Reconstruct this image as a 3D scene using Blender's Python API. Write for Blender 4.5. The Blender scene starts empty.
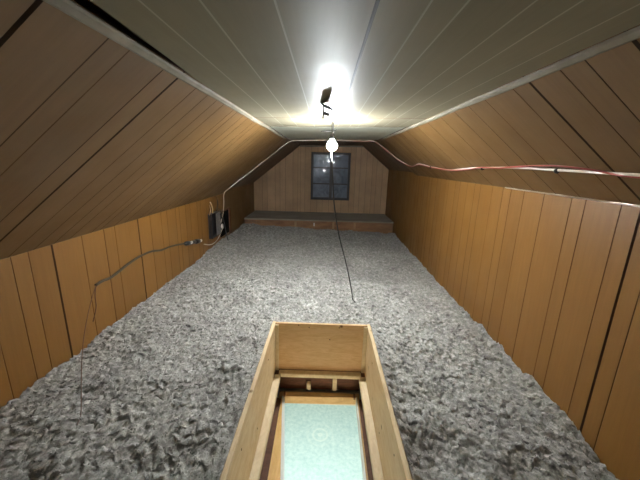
import bpy, bmesh, math, random
import numpy as np
from mathutils import Vector, Matrix, noise

# ------------------------------------------------------------------ camera, world, exposure
S = bpy.context.scene
C = S.collection
FPX, ROLL = 311.0, 1.5
Yc = Vector((6, -77, FPX)).normalized()
Xc = Vector((math.cos(math.radians(ROLL)), math.sin(math.radians(ROLL)), 0))
Xc = (Xc - Xc.dot(Yc) * Yc).normalized()
Zc = -(Yc.cross(Xc))
CM = Matrix((Xc, Yc, Zc))                       # camera axes (right, down, forward) -> world
right, down, fwd = CM @ Vector((1, 0, 0)), CM @ Vector((0, 1, 0)), CM @ Vector((0, 0, 1))
cam = bpy.data.objects.new('camera', bpy.data.cameras.new('camera'))
C.objects.link(cam)
R = Matrix((right, -down, -fwd)).transposed()
cam.matrix_world = R.to_4x4()
cam.data.sensor_width = 36; cam.data.lens = FPX / 640 * 36; cam.data.clip_start = .02
S.camera = cam
W = bpy.data.worlds.new('world'); S.world = W; W.use_nodes = True
W.node_tree.nodes['Background'].inputs[0].default_value = (.10, .13, .19, 1)
W.node_tree.nodes['Background'].inputs[1].default_value = .25
S.view_settings.view_transform = 'Standard'; S.view_settings.look = 'None'
S.view_settings.gamma = 1; S.view_settings.use_curve_mapping = False
S.view_settings.exposure = 0.0
BULB_POWER = 104.0
BULB_COL = (.90, .96, 1.0, 1)
BULB = Vector((.037, 2.2, .119))

def area(name, loc, sx, sy, p, col, rot):
    l = bpy.data.lights.new(name, 'AREA'); l.shape = 'RECTANGLE'; l.size = sx; l.size_y = sy
    l.energy = p; l.color = col
    o = bpy.data.objects.new(name, l); C.objects.link(o); o.location = loc; o.rotation_euler = rot
    return o
# added unseen lamps standing in for the lit hallway, either side of the opening
area('hallway_fill', (.0, 2.75, -1.78), 1.2, .5, 42, (.84, .97, 1.0), (0, 0, 0))
area('hallway_fill', (.0, -.6, -1.78), 1.2, .8, 190, (1.0, .91, .78), (0, 0, 0))
# faint fill lamp added behind the camera, out of view
area('rear_fill', (-.1, -1.9, -.25), 1.0, .5, 2.4, (.86, .94, 1.0), (math.radians(80), 0, 0))

# ------------------------------------------------------------------ helpers
rnd = random.Random(4)
PROF = [(-1.325, -1.25), (-1.325, -.42), (-.46, .27), (.63, .29), (1.14, -.123), (1.14, -1.25)]
Y0, YJ, Y1 = -2.2, 4.03, 5.83                   # back of the attic, panel joint, gable wall

def link(name, me, mat=None, parent=None):
    o = bpy.data.objects.new(name, me); C.objects.link(o)
    if mat: me.materials.append(mat)
    if parent: o.parent = parent
    return o
def mk(name, bm, mat, parent=None, smooth=False):
    me = bpy.data.meshes.new(name)
    bmesh.ops.recalc_face_normals(bm, faces=bm.faces[:])
    bm.to_mesh(me); bm.free()
    if smooth:
        for p in me.polygons: p.use_smooth = True
    return link(name, me, mat, parent)
def struct(o): o['kind'] = 'structure'; return o
def tag(o, label, cat, group=None):
    o['label'] = label; o['category'] = cat
    if group: o['group'] = group
    return o
def empty(name, loc, label, cat, group=None):
    o = bpy.data.objects.new(name, None); C.objects.link(o); o.location = loc; o.empty_display_size = .05
    return tag(o, label, cat, group)
def box(bm, c, s, rot=None, bev=0.0):
    r = bmesh.ops.create_cube(bm, size=1)['verts']
    M = Matrix.Translation(c) @ ((rot.to_4x4()) if rot else Matrix()) @ Matrix.Diagonal((*s, 1))
    bmesh.ops.transform(bm, matrix=M, verts=r)
    if bev:
        es = list({e for v in r for e in v.link_edges})
        bmesh.ops.bevel(bm, geom=es, offset=bev, segments=2, affect='EDGES')
def lathe(bm, prof, c=(0, 0, 0), rot=None, n=20):
    c = Vector(c); rings = []
    for r, z in prof:
        ring = []
        for k in range(n):
            a = 2 * math.pi * k / n
            v = Vector((r * math.cos(a), r * math.sin(a), z))
            if rot: v = rot @ v
            ring.append(bm.verts.new(c + v))
        rings.append(ring)
    for a, b in zip(rings, rings[1:]):
        for k in range(n):
            bm.faces.new((a[k], a[(k + 1) % n], b[(k + 1) % n], b[k]))
    bm.faces.new(rings[0][::-1]); bm.faces.new(rings[-1])
def spline(P, n=8):
    P = [Vector(p) for p in P]; out = []
    Q = [P[0] * 2 - P[1]] + P + [P[-1] * 2 - P[-2]]
    for i in range(1, len(Q) - 2):
        a, b, c, d = Q[i - 1:i + 3]
        for k in range(n):
            t = k / n
            out.append(.5 * ((2 * b) + (c - a) * t + (2 * a - 5 * b + 4 * c - d) * t * t + (3 * b - a - 3 * c + d) * t ** 3))
    out.append(P[-1]); return out
def tube(bm, P, r, n=8, sub=8, flat=1.0):
    pts = spline(P, sub) if sub else [Vector(p) for p in P]
    rings = []; up = Vector((0, 0, 1)); pn = None
    for i, p in enumerate(pts):
        t = (pts[min(i + 1, len(pts) - 1)] - pts[max(i - 1, 0)]).normalized()
        if pn is None:
            pn = t.orthogonal().normalized()
        pn = (pn - pn.dot(t) * t).normalized(); b = t.cross(pn)
        rings.append([bm.verts.new(p + (pn * math.cos(2 * math.pi * k / n) + b * math.sin(2 * math.pi * k / n) * flat) * r) for k in range(n)])
    for a, b in zip(rings, rings[1:]):
        for k in range(n): bm.faces.new((a[k], a[(k + 1) % n], b[(k + 1) % n], b[k]))
    bm.faces.new(rings[0][::-1]); bm.faces.new(rings[-1])

# ------------------------------------------------------------------ materials
class NT:
    def __init__(s, name):
        s.m = bpy.data.materials.new(name); s.m.use_nodes = True; s.t = s.m.node_tree
        s.b = s.t.nodes['Principled BSDF']
    def n(s, typ, **kw):
        x = s.t.nodes.new(typ)
        for k, v in kw.items():
            if k.startswith('i_'):
                x.inputs[k[2:].replace('_', ' ')].default_value = v
            else: setattr(x, k, v)
        return x
    def l(s, a, b): s.t.links.new(a, b)
    def uv(s, scale, src='UV'):
        tc = s.n('ShaderNodeTexCoord'); mp = s.n('ShaderNodeMapping'); s.l(tc.outputs[src], mp.inputs[0])
        mp.inputs['Scale'].default_value = scale; return mp.outputs[0]
    def noise(s, vec, sc, det=4, rough=.55, dist=0):
        x = s.n('ShaderNodeTexNoise'); s.l(vec, x.inputs['Vector'])
        x.inputs['Scale'].default_value = sc; x.inputs['Detail'].default_value = det
        x.inputs['Roughness'].default_value = rough; x.inputs['Distortion'].default_value = dist
        return x.outputs['Fac']
    def ramp(s, fac, stops):
        x = s.n('ShaderNodeValToRGB'); s.l(fac, x.inputs[0]); e = x.color_ramp.elements
        while len(e) < len(stops): e.new(.5)
        for q, (p, c) in zip(e, stops):
            q.position = p; q.color = (*c, 1) if len(c) == 3 else c
        return x.outputs[0]
    def mix(s, a, b, f, mode='MIX'):
        x = s.n('ShaderNodeMix', data_type='RGBA', blend_type=mode)
        for sock, v in ((x.inputs[6], a), (x.inputs[7], b), (x.inputs[0], f)):
            if hasattr(v, 'links'): s.l(v, sock)
            elif isinstance(v, (int, float)): sock.default_value = v
            else: sock.default_value = (*v, 1)
        return x.outputs[2]
    def bump(s, h, st, dist=.01):
        x = s.n('ShaderNodeBump'); s.l(h, x.inputs['Height']); x.inputs['Strength'].default_value = st
        x.inputs['Distance'].default_value = dist; s.l(x.outputs[0], s.b.inputs['Normal'])
    def done(s, col=None, rough=.5, spec=.5, metal=0):
        if col is not None:
            if hasattr(col, 'links'): s.l(col, s.b.inputs['Base Color'])
            else: s.b.inputs['Base Color'].default_value = (*col, 1)
        if hasattr(rough, 'links'): s.l(rough, s.b.inputs['Roughness'])
        else: s.b.inputs['Roughness'].default_value = rough
        s.b.inputs['Specular IOR Level'].default_value = spec
        s.b.inputs['Metallic'].default_value = metal
        return s.m

def panel_mat(name, dark, light, groove, rough, spec=.4, grime=.0):
    # UV: x runs across the boards, y along the grain; vertex colour R = board tint, G = groove
    t = NT(name)
    g1 = t.noise(t.uv((1, .06, 1)), 60, 5, .6, .4)
    g2 = t.noise(t.uv((1, .35, 1)), 5, 3, .5, .6)
    w = t.ramp(g1, [(.3, dark), (.7, light)])
    c = t.mix(w, t.ramp(g2, [(.2, dark), (.8, light)]), .5)
    va = t.n('ShaderNodeVertexColor', layer_name='plank'); sp = t.n('ShaderNodeSeparateColor')
    t.l(va.outputs[0], sp.inputs[0])
    tint = t.ramp(sp.outputs[0], [(0, (.89, .88, .86)), (1, (1.05, 1.05, 1.06))])
    c = t.mix(c, tint, 1.0, 'MULTIPLY')
    c = t.mix(c, groove, sp.outputs[1])
    c = t.mix(c, (.045, .04, .03), sp.outputs[2])
    if grime:
        d = t.noise(t.uv((1, 1, 1)), 2.2, 5, .6)
        c = t.mix(c, (.13, .11, .085), t.ramp(d, [(.35, (0, 0, 0)), (.75, (grime,) * 3)]))
    r = t.ramp(t.noise(t.uv((1, 1, 1)), 4, 4), [(.3, (rough - .07,) * 3), (.7, (rough + .08,) * 3)])
    t.bump(g1, .12, .002)
    return t.done(c, r, spec)
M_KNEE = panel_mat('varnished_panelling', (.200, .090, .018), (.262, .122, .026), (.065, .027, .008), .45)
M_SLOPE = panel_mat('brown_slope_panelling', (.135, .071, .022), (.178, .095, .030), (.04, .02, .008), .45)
M_FAR = panel_mat('dull_far_panelling', (.19, .12, .070), (.26, .17, .105), (.03, .015, .008), .7, .2, .5)
M_END = panel_mat('grey_brown_gable_boards', (.58, .375, .215), (.70, .475, .285), (.28, .17, .10), .65, .2, .45)
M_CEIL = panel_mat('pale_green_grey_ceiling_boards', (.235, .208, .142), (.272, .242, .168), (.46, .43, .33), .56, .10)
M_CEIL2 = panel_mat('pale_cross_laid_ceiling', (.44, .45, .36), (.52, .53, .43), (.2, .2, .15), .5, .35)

t = NT('pale_trim_paint'); nn = t.noise(t.uv((1, 1, 1), 'Object'), 9, 4)
M_TRIM = t.done(t.ramp(nn, [(.3, (.19, .165, .12)), (.7, (.27, .24, .185))]), .75, .15)
t = NT('aluminium_strip'); M_ALU = t.done(t.ramp(t.noise(t.uv((1, 1, 1), 'Object'), 14, 3), [(.3, (.42, .33, .24)), (.7, (.72, .66, .58))]), .35, .5, .3)

def ply(name, a, b, k, knots=True, rough=.6):
    t = NT(name); v = t.uv(k, 'Object')
    w = t.noise(v, 5, 5, .6, 2.2); f = t.noise(t.uv((k[0] * 5, k[1] * 5, k[2] * 5), 'Object'), 8, 4)
    c = t.mix(t.ramp(w, [(.35, a), (.62, b)]), t.ramp(f, [(.3, a), (.7, b)]), .35)
    if knots:
        vo = t.n('ShaderNodeTexVoronoi'); t.l(t.uv((1, 1, 1), 'Object'), vo.inputs['Vector']); vo.inputs['Scale'].default_value = 6
        c = t.mix(c, (a[0] * .25, a[1] * .2, a[2] * .15), t.ramp(vo.outputs['Distance'], [(.03, (.9,) * 3), (.09, (0,) * 3)]))
    t.bump(f, .15, .003); return t.done(c, rough, .3)
M_PLYX = ply('warm_plywood_face', (.62, .38, .18), (.76, .53, .29), (1.2, 1, 6))
M_PLYY = ply('pale_plywood_board', (.66, .47, .25), (.80, .64, .40), (6, .8, 2))
M_PINE = ply('pale_pine_strip', (.64, .50, .30), (.78, .65, .44), (3, 1, 3), False)
M_OLDPINE = ply('aged_framing_lumber', (.34, .20, .10), (.50, .33, .17), (2, 2, 2), False)
M_DARKWD = ply('dark_red_joist_wood', (.10, .042, .022), (.19, .085, .045), (1, 1, 5), False)
M_YEL = ply('yellow_pine_board', (.72, .42, .12), (.85, .56, .20), (5, 1, 2), False, .4)
M_HEAD = ply('header_pine', (.52, .33, .14), (.68, .46, .22), (1, 6, 2), False)
t = NT('white_painted_wood'); M_WHITE = t.done((.78, .80, .76), .4)
t = NT('dusty_ledge_board'); M_DUST = t.done(t.ramp(t.noise(t.uv((.6, 4, 1), 'Object'), 5, 6, .7), [(.25, (.27, .24, .195)), (.75, (.46, .42, .35))]), .85, .1)
t = NT('riser_board'); M_RISER = t.done(t.ramp(t.noise(t.uv((.8, 1, 3), 'Object'), 4, 5, .7), [(.3, (.16, .075, .035)), (.7, (.40, .20, .085))]), .6)

# ------------------------------------------------------------------ panelled shell
def strips(name, P, N, us, ts, vlen, mat, gw=.004, depth=.005, wide=(), uoff=0.0):
    """P(u, v): point on the sheet, v 0..1 along the board; N: inward normal; us: groove positions; ts: end limits"""
    lo, hi = ts; me = bpy.data.meshes.new(name); vs, fs, uv, col = [], [], [], []
    gs = sorted(g for g in us if lo + .02 < g < hi - .02)
    edges = [(lo, 0)] + [(g, (.011 if g in wide else gw)) for g in gs] + [(hi, 0)]
    def quad(a, b, da, db, tint, gr):
        i = len(vs)
        for (u, d, v) in ((a, da, 0), (b, db, 0), (b, db, 1), (a, da, 1)):
            vs.append(P(u, v) - N * d); uv.append((u + uoff, v * vlen))
            col.append((tint, gr, 0, 1))
        fs.append((i, i + 1, i + 2, i + 3))
    for (a, wa), (b, wb) in zip(edges, edges[1:]):
        tint = rnd.random()
        quad(a + wa / 2, b - wb / 2, 0, 0, tint, 0)
        if wb:
            gq = 1 if wb > .01 else rnd.uniform(.25, .95); dq = depth * (1 if wb > .01 else .35)
            quad(b - wb / 2, b, 0, dq, tint, gq); quad(b, b + wb / 2, dq, 0, tint, gq)
    me.from_pydata([tuple(v) for v in vs], [], fs)
    put_attrs(me, uv, col)
    return struct(link(name, me, mat))
def put_attrs(me, uv, col):
    me.uv_layers.new(name='UVMap'); me.color_attributes.new('plank', 'FLOAT_COLOR', 'CORNER')
    me.uv_layers['UVMap'].data.foreach_set('uv', np.array(uv, np.float32).ravel())
    me.color_attributes['plank'].data.foreach_set('color', np.array(col, np.float32).ravel())
def flat(k, rec=0.0, a=0.0, b=1.0):
    (x0, z0), (x1, z1) = PROF[k], PROF[k + 1]
    d = Vector((x1 - x0, 0, z1 - z0)); L = d.length; d.normalize()
    N = Vector((d.z, 0, -d.x)) if True else None
    N = -N if N.dot(Vector((-(x0 + x1) / 2 - .1, 0, -.4 - (z0 + z1) / 2))) < 0 else N
    p0 = Vector((x0, 0, z0)); D = Vector((x1 - x0, 0, z1 - z0))
    def P(u, v):
        return p0 + D * (a + (b - a) * v) + Vector((0, u, 0)) - N * rec
    return P, N, L
def regular(a, b, pat=(.095, .155, .07, .13, .105, .165)):
    out = []; y = a; i = 0
    while y < b: out.append(y); y += pat[i % len(pat)]; i += 1
    return out

PK, NK, LK = flat(0)
gl = regular(-2.1, 1.1) + [1.12, 1.236, 1.316, 1.44, 1.631, 1.805, 1.904, 2.152, 2.31] + regular(2.469, 4.0)
strips('wall_left', PK, NK, gl, (Y0, YJ), LK, M_KNEE, .005, .006, (1.44, 2.152))
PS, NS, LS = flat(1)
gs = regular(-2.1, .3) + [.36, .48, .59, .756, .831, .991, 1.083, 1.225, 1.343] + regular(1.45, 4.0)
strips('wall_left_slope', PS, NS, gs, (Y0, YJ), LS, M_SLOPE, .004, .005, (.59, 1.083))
PR, NR, LR = flat(4)
gr = regular(-2.1, 1.0) + [1.06, 1.134, 1.213, 1.381, 1.461, 1.648, 1.815, 1.945, 2.034, 2.163, 2.33, 2.42, 2.55] + regular(2.688, 4.0)
strips('wall_right', PR, NR, gr, (Y0, YJ), LR, M_KNEE, .005, .006, (1.134,), 7)
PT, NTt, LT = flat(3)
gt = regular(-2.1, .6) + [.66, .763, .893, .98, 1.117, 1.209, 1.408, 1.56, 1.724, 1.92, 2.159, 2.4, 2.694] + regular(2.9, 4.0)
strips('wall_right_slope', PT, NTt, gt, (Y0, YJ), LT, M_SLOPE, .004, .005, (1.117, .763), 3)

# far section set 25 mm back, slopes and ceiling in greyer, rougher panelling
REC = .028
for nm, k, mat in (('wall_left', 0, M_SLOPE), ('wall_left_slope', 1, M_FAR), ('ceiling', 2, M_FAR), ('wall_right_slope', 3, M_FAR), ('wall_right', 4, M_KNEE)):
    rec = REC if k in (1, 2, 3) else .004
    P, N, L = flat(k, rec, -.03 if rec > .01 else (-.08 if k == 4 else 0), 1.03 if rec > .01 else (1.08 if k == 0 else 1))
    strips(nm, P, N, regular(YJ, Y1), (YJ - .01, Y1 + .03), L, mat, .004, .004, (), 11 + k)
# edge face at the joint between the two sections
bm = bmesh.new()
for k in (1, 2, 3):
    (x0, z0), (x1, z1) = PROF[k], PROF[k + 1]
    P, N, L = flat(k)
    P2, _, _ = flat(k, REC + .01)
    q = [bm.verts.new(p) for p in (P(YJ, 0), P(YJ, 1), P2(YJ, 1), P2(YJ, 0))]
    bm.faces.new(q)
struct(mk('trim_5', bm, M_FAR))

# ceiling boards run lengthwise: u = x, v along y
def ceil_z(x): return .2786 + .0184 * x
def ceil_panel(name, y0, y1, xs, lo, hi, dz=0, mat=M_CEIL, cut=None, wide=()):
    nseg = 14 if cut else 1
    me = bpy.data.meshes.new(name); vs, fs, uv, col = [], [], [], []
    ed = [(lo, 0)] + [(g, .011 if g in wide else .005) for g in xs] + [(hi, 0)]
    def quad(a, b, da, db, tint, gr_, first=False):
        for s in range(nseg):
            ya, yb = y0 + (y1 - y0) * s / nseg, y0 + (y1 - y0) * (s + 1) / nseg
            i = len(vs)
            for (u, d, y) in ((a, da, ya), (b, db, ya), (b, db, yb), (a, da, yb)):
                uu, zz = u, 0
                if first and u == a and cut: uu, zz = u + cut(y)
                vs.append((uu, y, ceil_z(uu) + d + dz + (zz if first and u == a else 0))); uv.append((u + y1, y)); col.append((tint, gr_, 0, 1))
            fs.append((i, i + 1, i + 2, i + 3))
    for n_, ((a, wa), (b, wb)) in enumerate(zip(ed, ed[1:])):
        tint = rnd.random(); quad(a + wa / 2, b - wb / 2, 0, 0, tint, 0, n_ == 0)
        if wb: quad(b - wb / 2, b, 0, .0002, tint, .6); quad(b, b + wb / 2, .0002, 0, tint, .6)
    me.from_pydata([tuple(v) for v in vs], [], fs)
    put_attrs(me, uv, col)
    return struct(link(name, me, mat))
def cutf(y):
    k = max(0.0, 1 - abs(y - .62) / (.56 if y > .62 else .4))
    return .034 * k ** .8
XS = [-.341, -.232, -.099, .083, .178, .243, .36, .44, .55]
# near sheet (with the opening), middle sheet, cross-laid sheet past the lamp
def near_sheet():
    me = bpy.data.meshes.new('ceiling'); vs, fs, uv, col = [], [], [], []
    ed = [(-.462, 0)] + [(g, .008 if g == .083 else .0045) for g in XS] + [(.632, 0)]
    ys = [Y0, 0.0] + [.1 + .05 * i for i in range(25)] + [2.108]
    def quad(a, b, da, db, tint, gr_, left):
        for ya, yb in zip(ys, ys[1:]):
            i = len(vs)
            for (u, d, y) in ((a, da, ya), (b, db, ya), (b, db, yb), (a, da, yb)):
                x = u + (cutf(y) if (left and u == a) else 0)
                vs.append((x, y, ceil_z(x) + d)); uv.append((x, y)); col.append((tint, max(gr_, 0), max(-gr_, 0), 1))
            fs.append((i, i + 1, i + 2, i + 3))
    for n_, ((a, wa), (b, wb)) in enumerate(zip(ed, ed[1:])):
        tint = rnd.random(); quad(a + wa / 2, b - wb / 2, 0, 0, tint, 0, n_ == 0)
        if wb: gq = -1 if b == .083 else .6; quad(b - wb / 2, b, 0, .0002, tint, gq, 0); quad(b, b + wb / 2, .0002, 0, tint, gq, 0)
    me.from_pydata(vs, [], fs)
    put_attrs(me, uv, col)
    return struct(link('ceiling', me, M_CEIL))
near_sheet()
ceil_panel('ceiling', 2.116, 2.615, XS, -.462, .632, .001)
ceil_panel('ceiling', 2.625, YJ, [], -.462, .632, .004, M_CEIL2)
bm = bmesh.new(); box(bm, (.085, 2.112, ceil_z(.085) + .001), (1.09, .012, .003), Matrix.Rotation(-.0184, 3, 'Y')); struct(mk('trim_6', bm, M_DARKWD))
bm = bmesh.new(); box(bm, (.085, 2.62, ceil_z(.085) + .001), (1.09, .012, .003), Matrix.Rotation(-.0184, 3, 'Y')); struct(mk('trim_7', bm, M_TRIM))
# rafter void above the opening in the ceiling sheet
bm = bmesh.new(); box(bm, (-.44, .7, .36), (.3, 1.8, .01)); box(bm, (-.585, .7, .32), (.01, 1.8, .09)); box(bm, (-.29, .7, .32), (.01, 1.8, .09))
struct(mk('ceiling_void', bm, M_DARKWD)).name = 'ceiling.009'

# trim along the ceiling edges
def strip(name, a, b, w, th, mat, N, side, wob=0.0, n=24):
    bm = bmesh.new(); a, b = Vector(a), Vector(b); rings = []
    for i in range(n + 1):
        p = a.lerp(b, i / n) + side * wob * math.sin(i * 1.7) * .5
        q = [p - side * w / 2, p + side * w / 2, p + side * w / 2 + N * th * .6, p + side * w * .3 + N * th, p - side * w * .3 + N * th, p - side * w / 2 + N * th * .6]
        rings.append([bm.verts.new(v) for v in q])
    for r, s_ in zip(rings, rings[1:]):
        for k in range(6): bm.faces.new((r[k], r[(k + 1) % 6], s_[(k + 1) % 6], s_[k]))
    bm.faces.new(rings[0]); bm.faces.new(rings[-1])
    return struct(mk(name, bm, mat))
sl = (Vector((-.46, 0, .27)) - Vector((-1.325, 0, -.42))).normalized()
sr = (Vector((.63, 0, .29)) - Vector((1.14, 0, -.123))).normalized()
strip('trim_1', Vector((-.462, Y0, .268)) - sl * .014, Vector((-.462, 3.65, .268)) - sl * .010, .024, .008, M_TRIM, NS, sl, .002)
strip('trim_2', Vector((.632, Y0, .288)) - sr * .014, Vector((.632, 3.70, .288)) - sr * .010, .024, .008, M_TRIM, NTt, sr, .002)
strip('trim_3', Vector((1.139, Y0, -.125)) + sr * .004, Vector((1.139, 2.0, -.125)) + sr * .004, .012, .005, M_ALU, NR, sr)
# gable end boards
def roof_z(x):
    if x < -.46: return -.42 + (x + 1.325) / .865 * .69
    if x > .63: return .29 - (x - .63) / .51 * .413
    return ceil_z(x)
WX0, WX1, WZ0, WZ1 = -.268, .445, -.668, .186
def gable():
    me = bpy.data.meshes.new('wall_back'); vs, fs, uv, col = [], [], [], []
    xs = [-1.40, -1.17, -1.08, -.93, -.84, -.74, -.60, -.51, -.38, WX0, -.15, -.05, .07, .17, .30, WX1, .54, .63, .74, .85, .93, 1.04, 1.22]
    cuts = sorted(set(xs + [-.46]))
    def colq(a, b, z0, f1, d, tint, g):
        i = len(vs)
        for (x, z) in ((a, z0), (b, z0), (b, f1(b)), (a, f1(a))):
            vs.append((x, Y1 + d, z)); uv.append((x + 20, z)); col.append((tint, g, 0, 1))
        fs.append((i, i + 1, i + 2, i + 3))
    top = lambda x: roof_z(x) + .06
    for a, b in zip(cuts, cuts[1:]):
        tint = rnd.random(); g = .0025
        for (p, q, d, gg) in ((a + g, b - g, 0, 0), (b - g, b + g, .003, 1)):
            if WX0 - .001 <= a and b <= WX1 + .001:
                colq(p, q, -1.3, lambda x: WZ0, d, tint, gg); colq(p, q, WZ1, top, d, tint, gg)
            else: colq(p, q, -1.3, top, d, tint, gg)
    me.from_pydata(vs, [], fs)
    put_attrs(me, uv, col)
    return struct(link('wall_back', me, M_END))
gable()
# wall behind the photographer, pale
bm = bmesh.new(); box(bm, (-.1, Y0 - .02, -.5), (2.7, .03, 1.9)); struct(mk('wall_front', bm, M_OLDPINE))

# window in the gable
t = NT('dark_window_frame'); M_WF = t.done((.035, .035, .04), .5)
t = NT('dusty_night_glass')
dn = t.noise(t.uv((1, 1, 1), 'Object'), 7, 5, .6, 1.5)
t.bump(t.noise(t.uv((1, 1, 1), 'Object'), 4, 2), .3, .03)
M_GL = t.done(t.ramp(dn, [(.3, (.12, .15, .205)), (.7, (.23, .275, .35))]), .10, .7)
wf = bpy.data.objects.new('window_1', None); C.objects.link(wf); wf.location = (.09, Y1, -.24); wf['kind'] = 'structure'
def wpart(nm, bm, mat, par=wf):
    o = mk(nm, bm, mat); o.parent = par; o.matrix_parent_inverse = Matrix.Translation(-Vector(wf.location)); return o
bm = bmesh.new(); cx, cz = (WX0 + WX1) / 2, (WZ0 + WZ1) / 2; w, h = WX1 - WX0, WZ1 - WZ0
for c, s in (((cx, Y1 + .01, WZ0 + .02), (w, .07, .04)), ((cx, Y1 + .01, WZ1 - .02), (w, .07, .04)), ((WX0 + .02, Y1 + .01, cz), (.04, .07, h)), ((WX1 - .02, Y1 + .01, cz), (.04, .07, h))): box(bm, c, s)
wpart('window_frame', bm, M_WF)
bm = bmesh.new(); box(bm, (.098, Y1 + .012, cz), (.05, .05, h - .06)); wpart('mullion', bm, M_WF)
for z in (-.086, -.374):
    bm = bmesh.new(); box(bm, (cx, Y1 + .018, z), (w - .06, .022, .022)); wpart('glazing_bar', bm, M_WF)
zs = [WZ0 + .03, -.374, -.086, WZ1 - .03]
for xa, xb in ((WX0 + .03, .098), (.098, WX1 - .03)):
    for za, zb in zip(zs, zs[1:]):
        bm = bmesh.new(); box(bm, ((xa + xb) / 2, Y1 + .03, (za + zb) / 2), (xb - xa, .006, zb - za), Matrix.Rotation(rnd.uniform(-.02, .02), 3, 'Z') @ Matrix.Rotation(rnd.uniform(-.02, .02), 3, 'X'))
        wpart('pane', bm, M_GL)
bm = bmesh.new(); box(bm, (cx, Y1 + .004, WZ1 + .008), (w + .03, .016, .016)); box(bm, (WX0 - .008, Y1 + .004, cz), (.016, .016, h)); box(bm, (WX1 + .008, Y1 + .004, cz), (.016, .016, h))
wpart('window_casing', bm, M_OLDPINE)
# thin trim where gable meets ceiling
bm = bmesh.new(); box(bm, (.09, Y1 - .01, .292), (1.14, .02, .022), Matrix.Rotation(-.018, 3, 'Y')); struct(mk('trim_4', bm, M_TRIM))

# ledge in front of the gable
sh = empty('storage_ledge', (-.09, 5.4, -1.1), 'low dusty ledge running full width under the gable window', 'ledge')
def under(par, nm, bm, mat, smooth=False):
    o = mk(nm, bm, mat, None, smooth); o.parent = par; o.matrix_parent_inverse = Matrix.Translation(-Vector(par.location)); return o
bm = bmesh.new(); box(bm, (-.092, 5.405, -.915), (2.44, .83, .022), None, .003); under(sh, 'ledge_board', bm, M_DUST)
bm = bmesh.new(); box(bm, (-.092, 5.035, -1.02), (2.44, .02, .185)); under(sh, 'riser_board', bm, M_RISER)
for x in (-.47, .50, .15):
    bm = bmesh.new(); box(bm, (x, 5.012, -.99), (.035, .014, .11)); under(sh, 'batten', bm, M_OLDPINE)

# ------------------------------------------------------------------ blown insulation
HX0, HX1, HY0, HY1 = -.326, .326, .43, 1.880
def floor_z(x): return -1.030 + (x + 1.325) / 2.465 * (-.078)
def vnoise(x, y, seed):
    r = np.random.RandomState(seed); T = r.rand(256, 256)
    xi, yi = np.floor(x).astype(int), np.floor(y).astype(int); fx, fy = x - xi, y - yi
    fx = fx * fx * (3 - 2 * fx); fy = fy * fy * (3 - 2 * fy)
    g = lambda a, b: T[a % 256, b % 256]
    return (g(xi, yi) * (1 - fx) + g(xi + 1, yi) * fx) * (1 - fy) + (g(xi, yi + 1) * (1 - fx) + g(xi + 1, yi + 1) * fx) * fy
def puff(x, y, seed):
    # rounded clumps: the highest of the domes that stand around each point
    r = np.random.RandomState(seed); TX, TY, TH = r.rand(256, 256), r.rand(256, 256), r.rand(256, 256)
    xi, yi = np.floor(x).astype(int), np.floor(y).astype(int); best = np.full(x.shape, -.4)
    for a in (-1, 0, 1):
        for b in (-1, 0, 1):
            X, Y = (xi + a), (yi + b); dx = X + TX[X % 256, Y % 256] - x; dy = Y + TY[X % 256, Y % 256] - y
            best = np.maximum(best, .45 + .55 * TH[X % 256, Y % 256] - 1.1 * (dx * dx + dy * dy))
    return best
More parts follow.
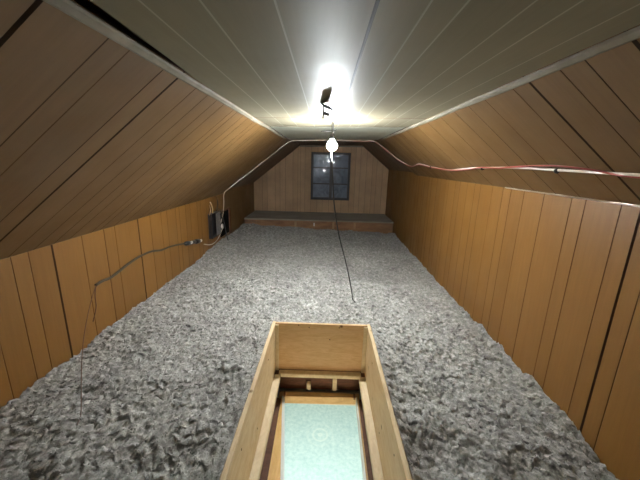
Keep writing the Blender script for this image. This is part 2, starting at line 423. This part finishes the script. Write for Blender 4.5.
def insulation():
    xs = np.arange(-1.322, 1.1371, .0065); xs[-1] = 1.137
    ys = [.0]; 
    ys = [.30]
    while ys[-1] < 4.975: ys.append(ys[-1] + .0055 + .0022 * ys[-1])
    ys = np.array(ys); X, Y = np.meshgrid(xs, ys)
    wx = X + .02 * (vnoise(X * 30, Y * 30, 1) - .5) * 2; wy = Y + .02 * (vnoise(X * 30, Y * 30, 2) - .5) * 2
    h1 = vnoise(X * 9, Y * 9, 21); h2 = vnoise(X * 25, Y * 25, 22)
    Z = floor_z(X)
    Z += .012 * (vnoise(X * 13, Y * 13, 31) - .5) + .050 * (vnoise(X * 2.3, Y * 2.0, 5) - .5) + .030 * (vnoise(X * 7, Y * 7, 6) - .5)
    Z += .035 * np.clip((Y - 4.3) / .6, 0, 1)
    Z += .015 * (puff(wx * 30, wy * 30, 3) - .6) * (.7 + .5 * h1) + .012 * (puff(wx * 68, wy * 68, 4) - .6) * (.6 + .7 * h2) + .009 * (puff(wx * 125, wy * 125, 11) - .6)
    Z += .008 * (vnoise(X * 170, Y * 170, 8) - .5)
    # keep it just under the rim next to the hatch box, tucked against the walls
    dx = np.maximum(np.maximum(HX0 - X, X - HX1), 0); dy = np.maximum(np.maximum(HY0 - Y, Y - HY1), 0)
    dd = np.sqrt(dx * dx + dy * dy); k = np.clip(1 - dd / .07, 0, 1)
    Z = Z * (1 - k) + (-1.047 + .010 * h2) * k
    ed = np.minimum(X + 1.325, 1.14 - X); Z += .02 * np.clip(1 - ed / .06, 0, 1) * (h1 - .2)
    jx = .010 * (vnoise(X * 60 + 9, Y * 60, 9) - .5) * 2; jy = .016 * (vnoise(X * 60, Y * 60 + 5, 10) - .5) * 2
    inn = np.clip(ed / .02, 0, 1) * np.clip(dd / .02, 0, 1)
    PX, PY = X + jx * inn, Y + jy * inn
    ny, nx = X.shape; V = np.stack([PX, PY, Z], -1).reshape(-1, 3)
    inside = (X > HX0) & (X < HX1) & (Y > HY0) & (Y < HY1)
    idx = np.arange(ny * nx).reshape(ny, nx)
    bad = inside[:-1, :-1] | inside[1:, :-1] | inside[:-1, 1:] | inside[1:, 1:]
    q = np.stack([idx[:-1, :-1], idx[:-1, 1:], idx[1:, 1:], idx[1:, :-1]], -1)[~bad]
    me = bpy.data.meshes.new('blown_insulation')
    me.vertices.add(len(V)); me.vertices.foreach_set('co', V.ravel())
    me.loops.add(q.size); me.loops.foreach_set('vertex_index', q.ravel().astype(np.int32))
    me.polygons.add(len(q)); me.polygons.foreach_set('loop_start', np.arange(0, q.size, 4, dtype=np.int32))
    me.update(calc_edges=True); me.validate()
    # loose fibres and crumbs lying on the fluff
    rs = np.random.RandomState(12); n = 90000
    ii = rs.randint(0, len(V), n); ok = ~inside.reshape(-1)[ii] & (V[ii, 0] > -1.305) & (V[ii, 0] < 1.12); ii = ii[ok]; n = len(ii)
    c = V[ii] + np.stack([rs.uniform(-.003, .003, n), rs.uniform(-.003, .003, n), rs.uniform(-.001, .004, n)], -1)
    th = rs.uniform(0, 2 * np.pi, n); ph = rs.uniform(-.2, .9, n); Ls = rs.uniform(.003, .009, n) * (.7 + .16 * c[:, 1])
    dv = np.stack([np.cos(th) * np.cos(ph), np.sin(th) * np.cos(ph), np.sin(ph)], -1) * Ls[:, None]
    sd = np.stack([-np.sin(th), np.cos(th), rs.uniform(-.6, .6, n)], -1) * (Ls * rs.uniform(.15, .4, n))[:, None]
    T = np.stack([c - sd, c + sd, c + dv * .6 + sd * .9 + np.array([0, 0, .001]), c + dv], 1).reshape(-1, 3)
    m2 = bpy.data.meshes.new('f'); bmx = bmesh.new(); bmx.from_mesh(me); m2.from_pydata(T.tolist(), [], np.arange(4 * n).reshape(-1, 4).tolist())
    bmx.from_mesh(m2); bmx.to_mesh(me); bmx.free(); bpy.data.meshes.remove(m2)
    t = NT('grey_cellulose_fluff')
    v = t.uv((1, 1, 1), 'Object')
    a = t.noise(v, 55, 6, .7, .6); b = t.noise(v, 3.0, 4); c_ = t.noise(v, 170, 3, .6)
    a2 = t.noise(v, 27, 4, .65, .4)
    col = t.ramp(t.mix(a, a2, .42), [(.34, (.17, .167, .155)), (.5, (.375, .368, .338)), (.64, (.67, .655, .61))])
    col = t.mix(col, t.ramp(b, [(.3, (.82, .80, .80)), (.7, (1.08, 1.08, 1.06))]), 1.0, 'MULTIPLY')
    col = t.mix(col, (.75, .74, .72), t.ramp(c_, [(.68, (0,) * 3), (.76, (.8,) * 3)]))
    t.bump(t.mix(a, c_, .4), .5, .008)
    t.b.inputs['Subsurface Weight'].default_value = .55; t.b.inputs['Subsurface Radius'].default_value = (1, 1, 1); t.b.inputs['Subsurface Scale'].default_value = .014
    o = link('blown_insulation', me, t.done(col, .95, .1)); o['kind'] = 'stuff'
    return tag(o, 'fluffy grey blown insulation covering the whole attic floor', 'insulation')
insulation()
# attic subfloor under the insulation, in four pieces around the hatch
bm = bmesh.new()
for (a, b, c_, d) in ((-1.33, -.36, Y0, 5.83), (.36, 1.15, Y0, 5.83), (-.36, .36, 1.90, 5.83), (-.36, .36, Y0, .42)):
    box(bm, ((a + b) / 2, (c_ + d) / 2, -1.25), (b - a, d - c_, .03))
struct(mk('floor', bm, M_OLDPINE))

# ------------------------------------------------------------------ hatch
RZ = -1.040; BZ = -1.39; YF = 1.867; YN = .45
hb = empty('hatch_box', (0, 1.16, BZ), 'open pale plywood box framing the hatch in the attic floor', 'hatch')
bm = bmesh.new(); box(bm, (0, YF + .010, (RZ + BZ) / 2), (.648, .019, RZ - BZ), None, .0015); under(hb, 'end_board', bm, M_PLYX)
bm = bmesh.new(); box(bm, (0, YN - .010, (RZ + BZ) / 2), (.648, .019, RZ - BZ), None, .0015); under(hb, 'end_board', bm, M_PLYX)
for s in (-1, 1):
    bm = bmesh.new(); box(bm, (s * .3145, (YF + YN) / 2 + .004, (RZ + BZ) / 2 + .002), (.019, YF - YN + .03, RZ - BZ + .004), None, .0015); under(hb, 'side_board', bm, M_PLYY)
    bm = bmesh.new(); box(bm, (s * .294, YF - .008, (RZ + BZ) / 2 - .003), (.022, .016, RZ - BZ - .008), None, .001); under(hb, 'corner_cleat', bm, M_PINE)
    for yy, zz in ((1.60, -1.13), (1.28, -1.30), (1.0, -1.12)):
        bm = bmesh.new(); lathe(bm, [(.004, -.001), (.004, .001)], (s * .3045, yy, zz), Matrix.Rotation(math.pi / 2, 3, 'Y'), 8); under(hb, 'screw', bm, M_DARKWD)
for xx, zz in ((-.08, -1.065), (.12, -1.06), (-.15, -1.05), (.06, -1.15)):
    bm = bmesh.new(); lathe(bm, [(.004, -.001), (.004, .001)], (xx, YF - .0003, zz), Matrix.Rotation(math.pi / 2, 3, 'X'), 8); under(hb, 'screw', bm, M_DARKWD)
# ledger strips around the inside foot
for s in (-1, 1):
    bm = bmesh.new(); box(bm, (s * .291, (YF + YN) / 2 - .02, BZ - .022), (.052, YF - YN - .06, .04), None, .003)
    under(hb, 'ledger_strip', bm, M_PINE if s < 0 else M_PINE)
bm = bmesh.new(); box(bm, (0, YF - .022, BZ - .016), (.56, .045, .028), None, .003); under(hb, 'ledger_strip', bm, M_PINE)

# joists that frame the opening (dark, old)
def joist(label, c, s):
    bm = bmesh.new(); box(bm, c, s, None, .003); return tag(mk('floor_joist', bm, M_DARKWD), label, 'joist')
joist('dark red joist crossing below the far end of the hatch box', (0, 1.905, -1.48), (.80, .04, .16))
joist('dark joist under the left side of the hatch box', (-.300, 1.15, -1.495), (.03, 1.42, .125))
joist('dark joist under the right side of the hatch box', (.300, 1.15, -1.495), (.03, 1.42, .125))
bm = bmesh.new(); box(bm, (-.075, 1.862, -1.51), (.028, .03, .05), None, .002); tag(mk('wood_block', bm, M_PINE), 'short pale wood block on the header below the hatch, the left one', 'wood block')
bm = bmesh.new(); box(bm, (.105, 1.862, -1.49), (.028, .03, .095), None, .002); tag(mk('wood_block', bm, M_PINE), 'taller pale wood block against the dark joist, right of centre', 'wood block')
bm = bmesh.new(); box(bm, (-.085, 1.878, -1.447), (.35, .008, .012), None, .001); tag(mk('wood_lath', bm, M_OLDPINE), 'thin reddish lath nailed across the dark joist under the hatch', 'lath')

# lower frame lining the hallway ceiling opening
lf = empty('ceiling_opening_frame', (0, 1.3, -1.62), 'lower wooden frame around the pale blue opening down in the hatch', 'frame')
def slab(par, nm, poly, z0, z1, mat):
    bm = bmesh.new(); a = [bm.verts.new((x, y, z1)) for x, y in poly]; b = [bm.verts.new((x, y, z0)) for x, y in poly]
    n = len(poly); bm.faces.new(a); bm.faces.new(b[::-1])
    for i in range(n): bm.faces.new((a[i], b[i], b[(i + 1) % n], a[(i + 1) % n]))
    return under(par, nm, bm, mat)
slab(lf, 'header_board', [(-.275, 1.838), (.275, 1.838), (.275, 1.802), (-.275, 1.790)], -1.60, -1.545, M_HEAD)
slab(lf, 'side_board', [(-.256, 1.790), (-.251, 1.790), (-.180, 1.20), (-.15, .45), (-.235, .45)], -1.60, -1.548, M_YEL)
slab(lf, 'white_casing', [(-.251, 1.790), (-.234, 1.790), (-.160, 1.20), (-.128, .45), (-.15, .45), (-.180, 1.20)], -1.60, -1.542, M_WHITE)
slab(lf, 'side_board', [(.258, 1.802), (.265, 1.802), (.254, .45), (.238, .45)], -1.60, -1.545, M_HEAD)
slab(lf, 'dark_gap_strip', [(-.30, 1.80), (-.256, 1.80), (-.235, .45), (-.30, .45)], -1.60, -1.565, M_DARKWD)  # dark strip laid in the gap by the ledger, shade put into its colour
slab(lf, 'dark_gap_strip', [(.262, 1.81), (.30, 1.81), (.30, .45), (.25, .45)], -1.60, -1.565, M_DARKWD)
slab(lf, 'casing_edge', [(.250, 1.802), (.258, 1.802), (.238, .45), (.228, .45)], -1.60, -1.543, M_WHITE)
bm = bmesh.new(); box(bm, (0, .43, -1.57), (.55, .05, .05)); under(lf, 'header_board', bm, M_HEAD)
for s, x in ((-1, -.236), (1, .238)):
    bm = bmesh.new(); box(bm, (x, 1.80, -1.536), (.012, .04, .02), None, .002); under(lf, 'bracket', bm, M_DARKWD)

# hallway below: floor, walls, ceiling drywall
t = NT('pale_blue_textured_floor'); v = t.uv((1, 1, 1), 'Object')
a = t.noise(v, 7, 6, .75, .8); b = t.noise(v, 20, 4, .6)
sp = t.n('ShaderNodeSeparateXYZ'); t.l(v, sp.inputs[0])
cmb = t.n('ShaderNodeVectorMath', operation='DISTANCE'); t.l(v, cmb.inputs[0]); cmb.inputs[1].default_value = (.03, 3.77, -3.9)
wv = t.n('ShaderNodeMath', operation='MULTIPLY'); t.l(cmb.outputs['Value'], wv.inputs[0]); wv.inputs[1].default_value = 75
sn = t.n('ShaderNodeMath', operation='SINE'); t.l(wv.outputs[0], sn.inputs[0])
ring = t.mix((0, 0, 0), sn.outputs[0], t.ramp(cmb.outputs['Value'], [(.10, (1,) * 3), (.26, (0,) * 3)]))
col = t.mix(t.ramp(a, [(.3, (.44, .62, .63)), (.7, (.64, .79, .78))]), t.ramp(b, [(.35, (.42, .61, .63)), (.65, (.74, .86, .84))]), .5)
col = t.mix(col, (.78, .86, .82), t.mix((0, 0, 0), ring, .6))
M_BLUE = t.done(col, .5)
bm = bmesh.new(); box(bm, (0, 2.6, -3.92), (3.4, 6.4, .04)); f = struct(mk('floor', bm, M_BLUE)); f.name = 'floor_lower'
t = NT('cream_hallway_wall'); M_CREAM = t.done((.72, .68, .58), .7)
for nm, c_, s in (('wall_hall_far', (0, 5.8, -2.8), (3.4, .04, 2.3)), ('wall_hall_near', (0, -.6, -2.8), (3.4, .04, 2.3)), ('wall_hall_left', (-1.7, 2.6, -2.8), (.04, 6.4, 2.3)), ('wall_hall_right', (1.7, 2.6, -2.8), (.04, 6.4, 2.3))):
    bm = bmesh.new(); box(bm, c_, s); struct(mk(nm, bm, M_CREAM))
bm = bmesh.new()
for (a, b, c_, d) in ((-1.7, -.26, -.6, 5.8), (.26, 1.7, -.6, 5.8), (-.26, .26, 1.83, 5.8), (-.26, .26, -.6, .43)):
    box(bm, ((a + b) / 2, (c_ + d) / 2, -1.62), (b - a, d - c_, .03))
struct(mk('ceiling_lower', bm, M_CREAM))

# ------------------------------------------------------------------ lamp
t = NT('black_plastic'); M_BLK = t.done((.02, .02, .022), .4)
t = NT('brown_cord'); M_CORD = t.done((.055, .04, .03), .55)
t = NT('red_brown_wire'); M_RWIRE = t.done((.13, .06, .035), .5)
t = NT('grey_brown_cord'); M_GCORD = t.done((.035, .032, .028), .5)
t = NT('porcelain'); M_PORC = t.done((.75, .74, .70), .3)
t = NT('galvanised_metal'); M_GALV = t.done(t.ramp(t.noise(t.uv((1, 1, 1), 'Object'), 40, 4), [(.3, (.25, .25, .25)), (.7, (.48, .48, .47))]), .4, .5, .8)
t = NT('dark_metal'); M_DMET = t.done((.05, .045, .045), .45, .5, .4)
t = NT('lit_bulb'); t.b.inputs['Emission Color'].default_value = BULB_COL
t.b.inputs['Emission Strength'].default_value = BULB_POWER / (math.pi * 4 * math.pi * .033 ** 2)
# an LED bulb: it throws most of its light away from its base
gn = t.n('ShaderNodeNewGeometry'); sx = t.n('ShaderNodeSeparateXYZ'); t.l(gn.outputs['Normal'], sx.inputs[0])
mr = t.n('ShaderNodeMapRange'); t.l(sx.outputs[2], mr.inputs['Value'])
for k_, v_ in (('From Min', -.15), ('From Max', .55), ('To Min', 1.0), ('To Max', .09)): mr.inputs[k_].default_value = v_
ml = t.n('ShaderNodeMath', operation='MULTIPLY'); t.l(mr.outputs[0], ml.inputs[0]); ml.inputs[1].default_value = t.b.inputs['Emission Strength'].default_value
t.l(ml.outputs[0], t.b.inputs['Emission Strength'])
M_BULB = t.done((.9, .9, .9), .4)
lp = empty('pendant_bulb', (BULB.x, BULB.y, ceil_z(0)), 'lit bare bulb in a small socket hung from the ceiling', 'light bulb')
bm = bmesh.new()
pr = [(.001, -.038)] + [(.034 * math.sin(math.radians(a)), -.004 - .034 * math.cos(math.radians(a))) for a in range(12, 135, 12)] + [(.0165, .026), (.0135, .034), (.013, .040)]
lathe(bm, pr, BULB, None, 24); under(lp, 'bulb', bm, M_BULB, True)
bm = bmesh.new(); lathe(bm, [(.0145, .038), (.0155, .042), (.0155, .066), (.011, .074), (.004, .078)], BULB, None, 20); under(lp, 'socket', bm, M_DMET, True)
bm = bmesh.new(); tube(bm, [BULB + Vector((0, 0, .075)), BULB + Vector((-.004, .004, .11)), (BULB.x - .004, BULB.y + .008, ceil_z(0) + .002)], .003); under(lp, 'cord', bm, M_CORD)
bm = bmesh.new(); tube(bm, [BULB + Vector((-.075, 0, .086)), BULB + Vector((-.03, 0, .090)), BULB + Vector((.012, 0, .092)), BULB + Vector((.028, 0, .10))], .0028); under(lp, 'cross_arm', bm, M_DMET)
bm = bmesh.new(); lathe(bm, [(.022, ceil_z(0) - .009), (.024, ceil_z(0) + .001)], (BULB.x - .004, BULB.y + .008, 0), None, 20); under(lp, 'canopy', bm, M_PORC)
# black cord trailing from the socket to the insulation
bm = bmesh.new(); tube(bm, [(.041, 2.262, .272), (.047, 2.275, .20), (.040, 2.275, .11), (.036, 2.20, .055), (.040, 2.10, .01), (.045, 2.07, -.08), (.060, 2.09, -.245), (.083, 2.12, -.385), (.116, 2.16, -.53), (.165, 2.22, -.70), (.206, 2.235, -.86), (.236, 2.28, -1.0), (.246, 2.32, -1.055), (.262, 2.27, -1.062)], .0042)
tag(mk('hanging_cord', bm, M_GCORD, None, True), 'long dark cord hanging from the bulb socket down to the insulation', 'cord')
# bracket near the lamp
br = empty('ceiling_bracket', (-.006, 1.62, ceil_z(0)), 'small dark metal bracket hanging from the ceiling in front of the bulb', 'bracket')
bm = bmesh.new(); box(bm, (-.004, 1.56, .256), (.046, .115, .003), Matrix.Rotation(.35, 3, 'Y') @ Matrix.Rotation(.25, 3, 'X') @ Matrix.Rotation(.3, 3, 'Z'), .001); under(br, 'plate', bm, M_DMET)
bm = bmesh.new(); box(bm, (-.004, 1.70, .243), (.034, .022, .003), Matrix.Rotation(-.5, 3, 'X') @ Matrix.Rotation(.4, 3, 'Z'), .001); under(br, 'tab', bm, M_DMET)
bm = bmesh.new(); tube(bm, [(-.02, 1.66, .281), (-.021, 1.68, .262), (-.022, 1.70, .24), (-.023, 1.71, .222)], .004); under(br, 'rod', bm, M_DMET)

# ------------------------------------------------------------------ cables
t = NT('white_cable_sheath'); M_WC = t.done((.74, .66, .57), .45)
t = NT('red_cable_sheath'); M_RC = t.done((.32, .05, .04), .45)
def offs(P, d):
    out = []
    for (x, y, z) in P:
        v = Vector((x, y, z)); n = Vector((-x * .35, -.02, -1)).normalized() if -.46 < x < .63 else (NS if x < 0 else NTt)
        out.append(v + n * d)
    return out
CP = [(-1.325, 3.83, -.80), (-1.310, 3.93, -.66), (-1.315, 4.0, -.53), (-1.30, 3.99, -.40), (-1.215, 3.94, -.33), (-1.058, 3.93, -.207), (-.945, 3.97, -.117), (-.84, 3.985, -.033), (-.65, 4.02, .119), (-.544, 4.02, .203), (-.43, 4.02, .268), (-.25, 4.00, .273), (-.08, 3.93, .277), (.07, 3.97, .279), (.227, 4.00, .283), (.46, 4.05, .287), (.60, 4.06, .288), (.756, 4.05, .188), (.85, 4.02, .112), (.915, 3.95, .059), (.985, 3.771, .002), (.985, 3.55, .002), (.958, 3.286, .024), (.991, 3.006, -.002), (1.015, 2.628, -.022), (1.00, 2.4, -.010), (.99, 2.214, -.002), (.982, 2.0, .005), (.978, 1.815, .008), (.976, 1.626, .010), (.982, 1.359, .005), (.987, 1.167, .001), (.991, 1.023, -.002), (.995, .6, -.006), (.99, 0, -.002)]
bm = bmesh.new(); tube(bm, offs(CP, .012), .0052, 8, 6); tag(mk('white_cable', bm, M_WC, None, True), 'long white cable crossing the ceiling behind the bulb and running along the right slope', 'cable')
RP = []
for i, p in enumerate(offs(CP[13:], .012)):
    k = .008 * math.sin(i * 1.9); sp_ = 0
    y = p.y
    if 1.0 < y < 1.85 and p.x > .9: sp_ = .028 * math.sin(math.pi * (y - 1.0) / .85)
    RP.append(p + sr * (k + sp_) * (1 if p.x > 0 else -.6) + (NTt if p.x > .63 else Vector((0, -.004, -.6))) * .005)
bm = bmesh.new(); tube(bm, RP, .0038, 8, 6); tag(mk('red_cable', bm, M_RC, None, True), 'thin red cable twisted along the white one on the right slope', 'cable')
for n_, i in enumerate((23, 27, 30)):
    p = offs(CP, .014)[i]; d = (Vector(CP[i + 1]) - Vector(CP[i - 1])).normalized()
    q = d.to_track_quat('Z', 'Y').to_matrix(); bm = bmesh.new(); lathe(bm, [(.011, -.004), (.012, 0), (.011, .004)], p + NTt * .002, q, 12)
    tag(mk('cable_tie', bm, M_BLK), ('black tie round the red and white cables, farthest along the right slope', 'black tie where the red and white cables start to split', 'black tie round the two cables nearest the right edge')[n_], 'cable tie')

# ------------------------------------------------------------------ left wall boxes and cords
XW = -1.325
jb = empty('junction_box', (XW, 3.59, -.74), 'open grey metal junction box on the left knee wall', 'junction box')
bm = bmesh.new(); x0, x1, ya, yb, za, zb = XW, XW + .045, 3.47, 3.75, -.885, -.60
for c_, s in (((XW + .022, ya + .004, (za + zb) / 2), (.044, .008, zb - za)), ((XW + .022, yb - .004, (za + zb) / 2), (.044, .008, zb - za)), ((XW + .022, (ya + yb) / 2, za + .004), (.044, yb - ya, .008)), ((XW + .022, (ya + yb) / 2, zb - .004), (.044, yb - ya, .008)), ((XW + .003, (ya + yb) / 2, (za + zb) / 2), (.005, yb - ya, zb - za))): box(bm, c_, s)
under(jb, 'box_shell', bm, M_DMET)
bm = bmesh.new(); box(bm, (XW + .047, 3.675, -.742), (.005, .15, .265), None, .001); under(jb, 'cover_plate', bm, M_GALV)
bm = bmesh.new(); box(bm, (XW + .03, 3.50, -.74), (.02, .08, .18), None, .004); under(jb, 'switch', bm, M_BLK)
for y, lean, h in ((3.47, .02, .10), (3.57, -.02, .13), (3.70, .03, .17)):
    bm = bmesh.new(); tube(bm, [(XW + .02, y, zb - .01), (XW + .03, y + lean, zb + h * .5), (XW + .012, y + lean * 2, zb + h)], .006 if y != 3.57 else .008)
    tag(mk('cable_stub', bm, M_GCORD if y > 3.6 else M_OLDPINE, None, True), {3.47: 'short pale cable rising from the near end of the metal junction box', 3.57: 'thick pale cable rising from the middle of the metal junction box', 3.70: 'dark cable rising tallest from the far end of the metal junction box'}[y], 'cable')
# framed opening in the knee wall; its dark inside painted as a flat panel
ap = empty('wall_opening', (XW, 4.05, -.80), 'dark rectangular access opening in the left knee wall', 'opening')
bm = bmesh.new(); box(bm, (XW + .004, 4.03, -.80), (.008, .36, .32)); t = NT('opening_shade'); under(ap, 'shade_panel', bm, t.done((.008, .007, .007), .9, .05))
bm = bmesh.new(); box(bm, (XW + .012, 4.225, -.81), (.024, .04, .34), None, .003); under(ap, 'side_jamb', bm, M_DARKWD)
bm = bmesh.new(); box(bm, (XW + .012, 4.04, -.634), (.024, .38, .018), None, .003); under(ap, 'top_jamb', bm, M_DARKWD)
bm = bmesh.new(); lathe(bm, [(.004, -.03), (.014, -.028), (.017, 0), (.012, .026), (.004, .03)], (XW + .05, 3.80, -.80), None, 12)
tag(mk('wire_nut', bm, M_PORC, None, True), 'small white wire connector hanging between the junction box and the opening', 'wire connector')
bm = bmesh.new(); tube(bm, [(XW + .05, 3.80, -.775), (XW + .045, 3.82, -.70), (XW + .04, 3.80, -.62), (XW + .02, 3.77, -.57)], .005); tag(mk('wire', bm, M_GCORD, None, True), 'short dark wire above the small white connector', 'wire')
bm = bmesh.new(); tube(bm, [(XW + .04, 3.87, -.70), (XW + .06, 3.88, -.84), (XW + .08, 3.86, -.93), (XW + .11, 3.82, -.99)], .006); tag(mk('drop_cord', bm, M_BLK, None, True), 'short black cord dangling in front of the dark wall opening', 'cord')
bm = bmesh.new(); tube(bm, [(XW + .05, 3.80, -.83), (XW + .02, 3.74, -.93), (XW + .012, 3.60, -.965), (XW + .012, 3.45, -.95), (XW + .012, 3.28, -.90)], .005); tag(mk('wire', bm, M_WC, None, True), 'pale wire looping low beneath the metal junction box', 'wire')

# in-line cord connector
cc = empty('cord_connector', (XW + .02, 3.02, -.80), 'black cord plug connector with pale clamps on the left knee wall', 'plug')
ax = Vector((0, .375, -.064)).normalized(); q = ax.to_track_quat('Z', 'X').to_matrix(); P0 = Vector((XW + .028, 2.80, -.768))
bm = bmesh.new(); lathe(bm, [(.008, 0), (.020, .01), (.022, .07), (.015, .09)], P0, q, 12); under(cc, 'plug', bm, M_BLK, True)
bm = bmesh.new(); lathe(bm, [(.015, .09), (.018, .10), (.018, .21), (.014, .225)], P0, q, 12); under(cc, 'barrel', bm, M_DMET, True)
bm = bmesh.new(); lathe(bm, [(.014, .225), (.024, .24), (.024, .31), (.012, .325)], P0, q, 12); under(cc, 'receptacle', bm, M_BLK, True)
for s_ in (.10, .33):
    bm = bmesh.new(); box(bm, P0 + ax * s_ + Vector((.016, 0, .004)), (.018, .035, .024), None, .004); under(cc, 'clamp', bm, M_PORC)
bm = bmesh.new(); tube(bm, [(XW + .028, 2.81, -.768), (XW + .02, 2.72, -.752), (XW + .015, 2.55, -.728), (XW + .012, 2.404, -.719), (XW + .012, 2.28, -.692), (XW + .012, 2.17, -.683), (XW + .012, 2.06, -.685), (XW + .012, 1.956, -.697), (XW + .012, 1.87, -.712), (XW + .012, 1.783, -.723), (XW + .014, 1.72, -.716), (XW + .016, 1.657, -.718)], .008)
tag(mk('extension_cord', bm, M_CORD, None, True), 'dark brown cord running along the left knee wall from the plug connector', 'cord')
for i, (dx, dy) in enumerate(((0, 0), (.02, .05))):
    bm = bmesh.new()
    if i == 0: P = [(XW + .016, 1.66, -.717), (XW + .03, 1.62, -.74), (XW + .08, 1.50, -.80), (XW + .17, 1.33, -.87), (XW + .27, 1.17, -.95), (XW + .35, 1.05, -1.02), (XW + .38, .99, -1.02)]
    else: P = [(XW + .016, 1.70, -.714), (XW + .014, 1.66, -.73), (XW + .012, 1.645, -.78), (XW + .011, 1.64, -.85), (XW + .012, 1.60, -.92)]
    tube(bm, P, .0018 if i == 0 else .0025)
    tag(mk('loose_wire', bm, (M_RWIRE, M_RWIRE)[i], None, True), ('thin brown wire slanting from the cord end down to the insulation at left', 'thin brown wire end hanging on the left knee wall below the cord')[i], 'wire')
bm = bmesh.new(); box(bm, (-.165, 5.010, -.985), (.022, .012, .055), None, .002); tag(mk('white_clip', bm, M_PORC), 'small white clip on the ledge riser below the window', 'clip')
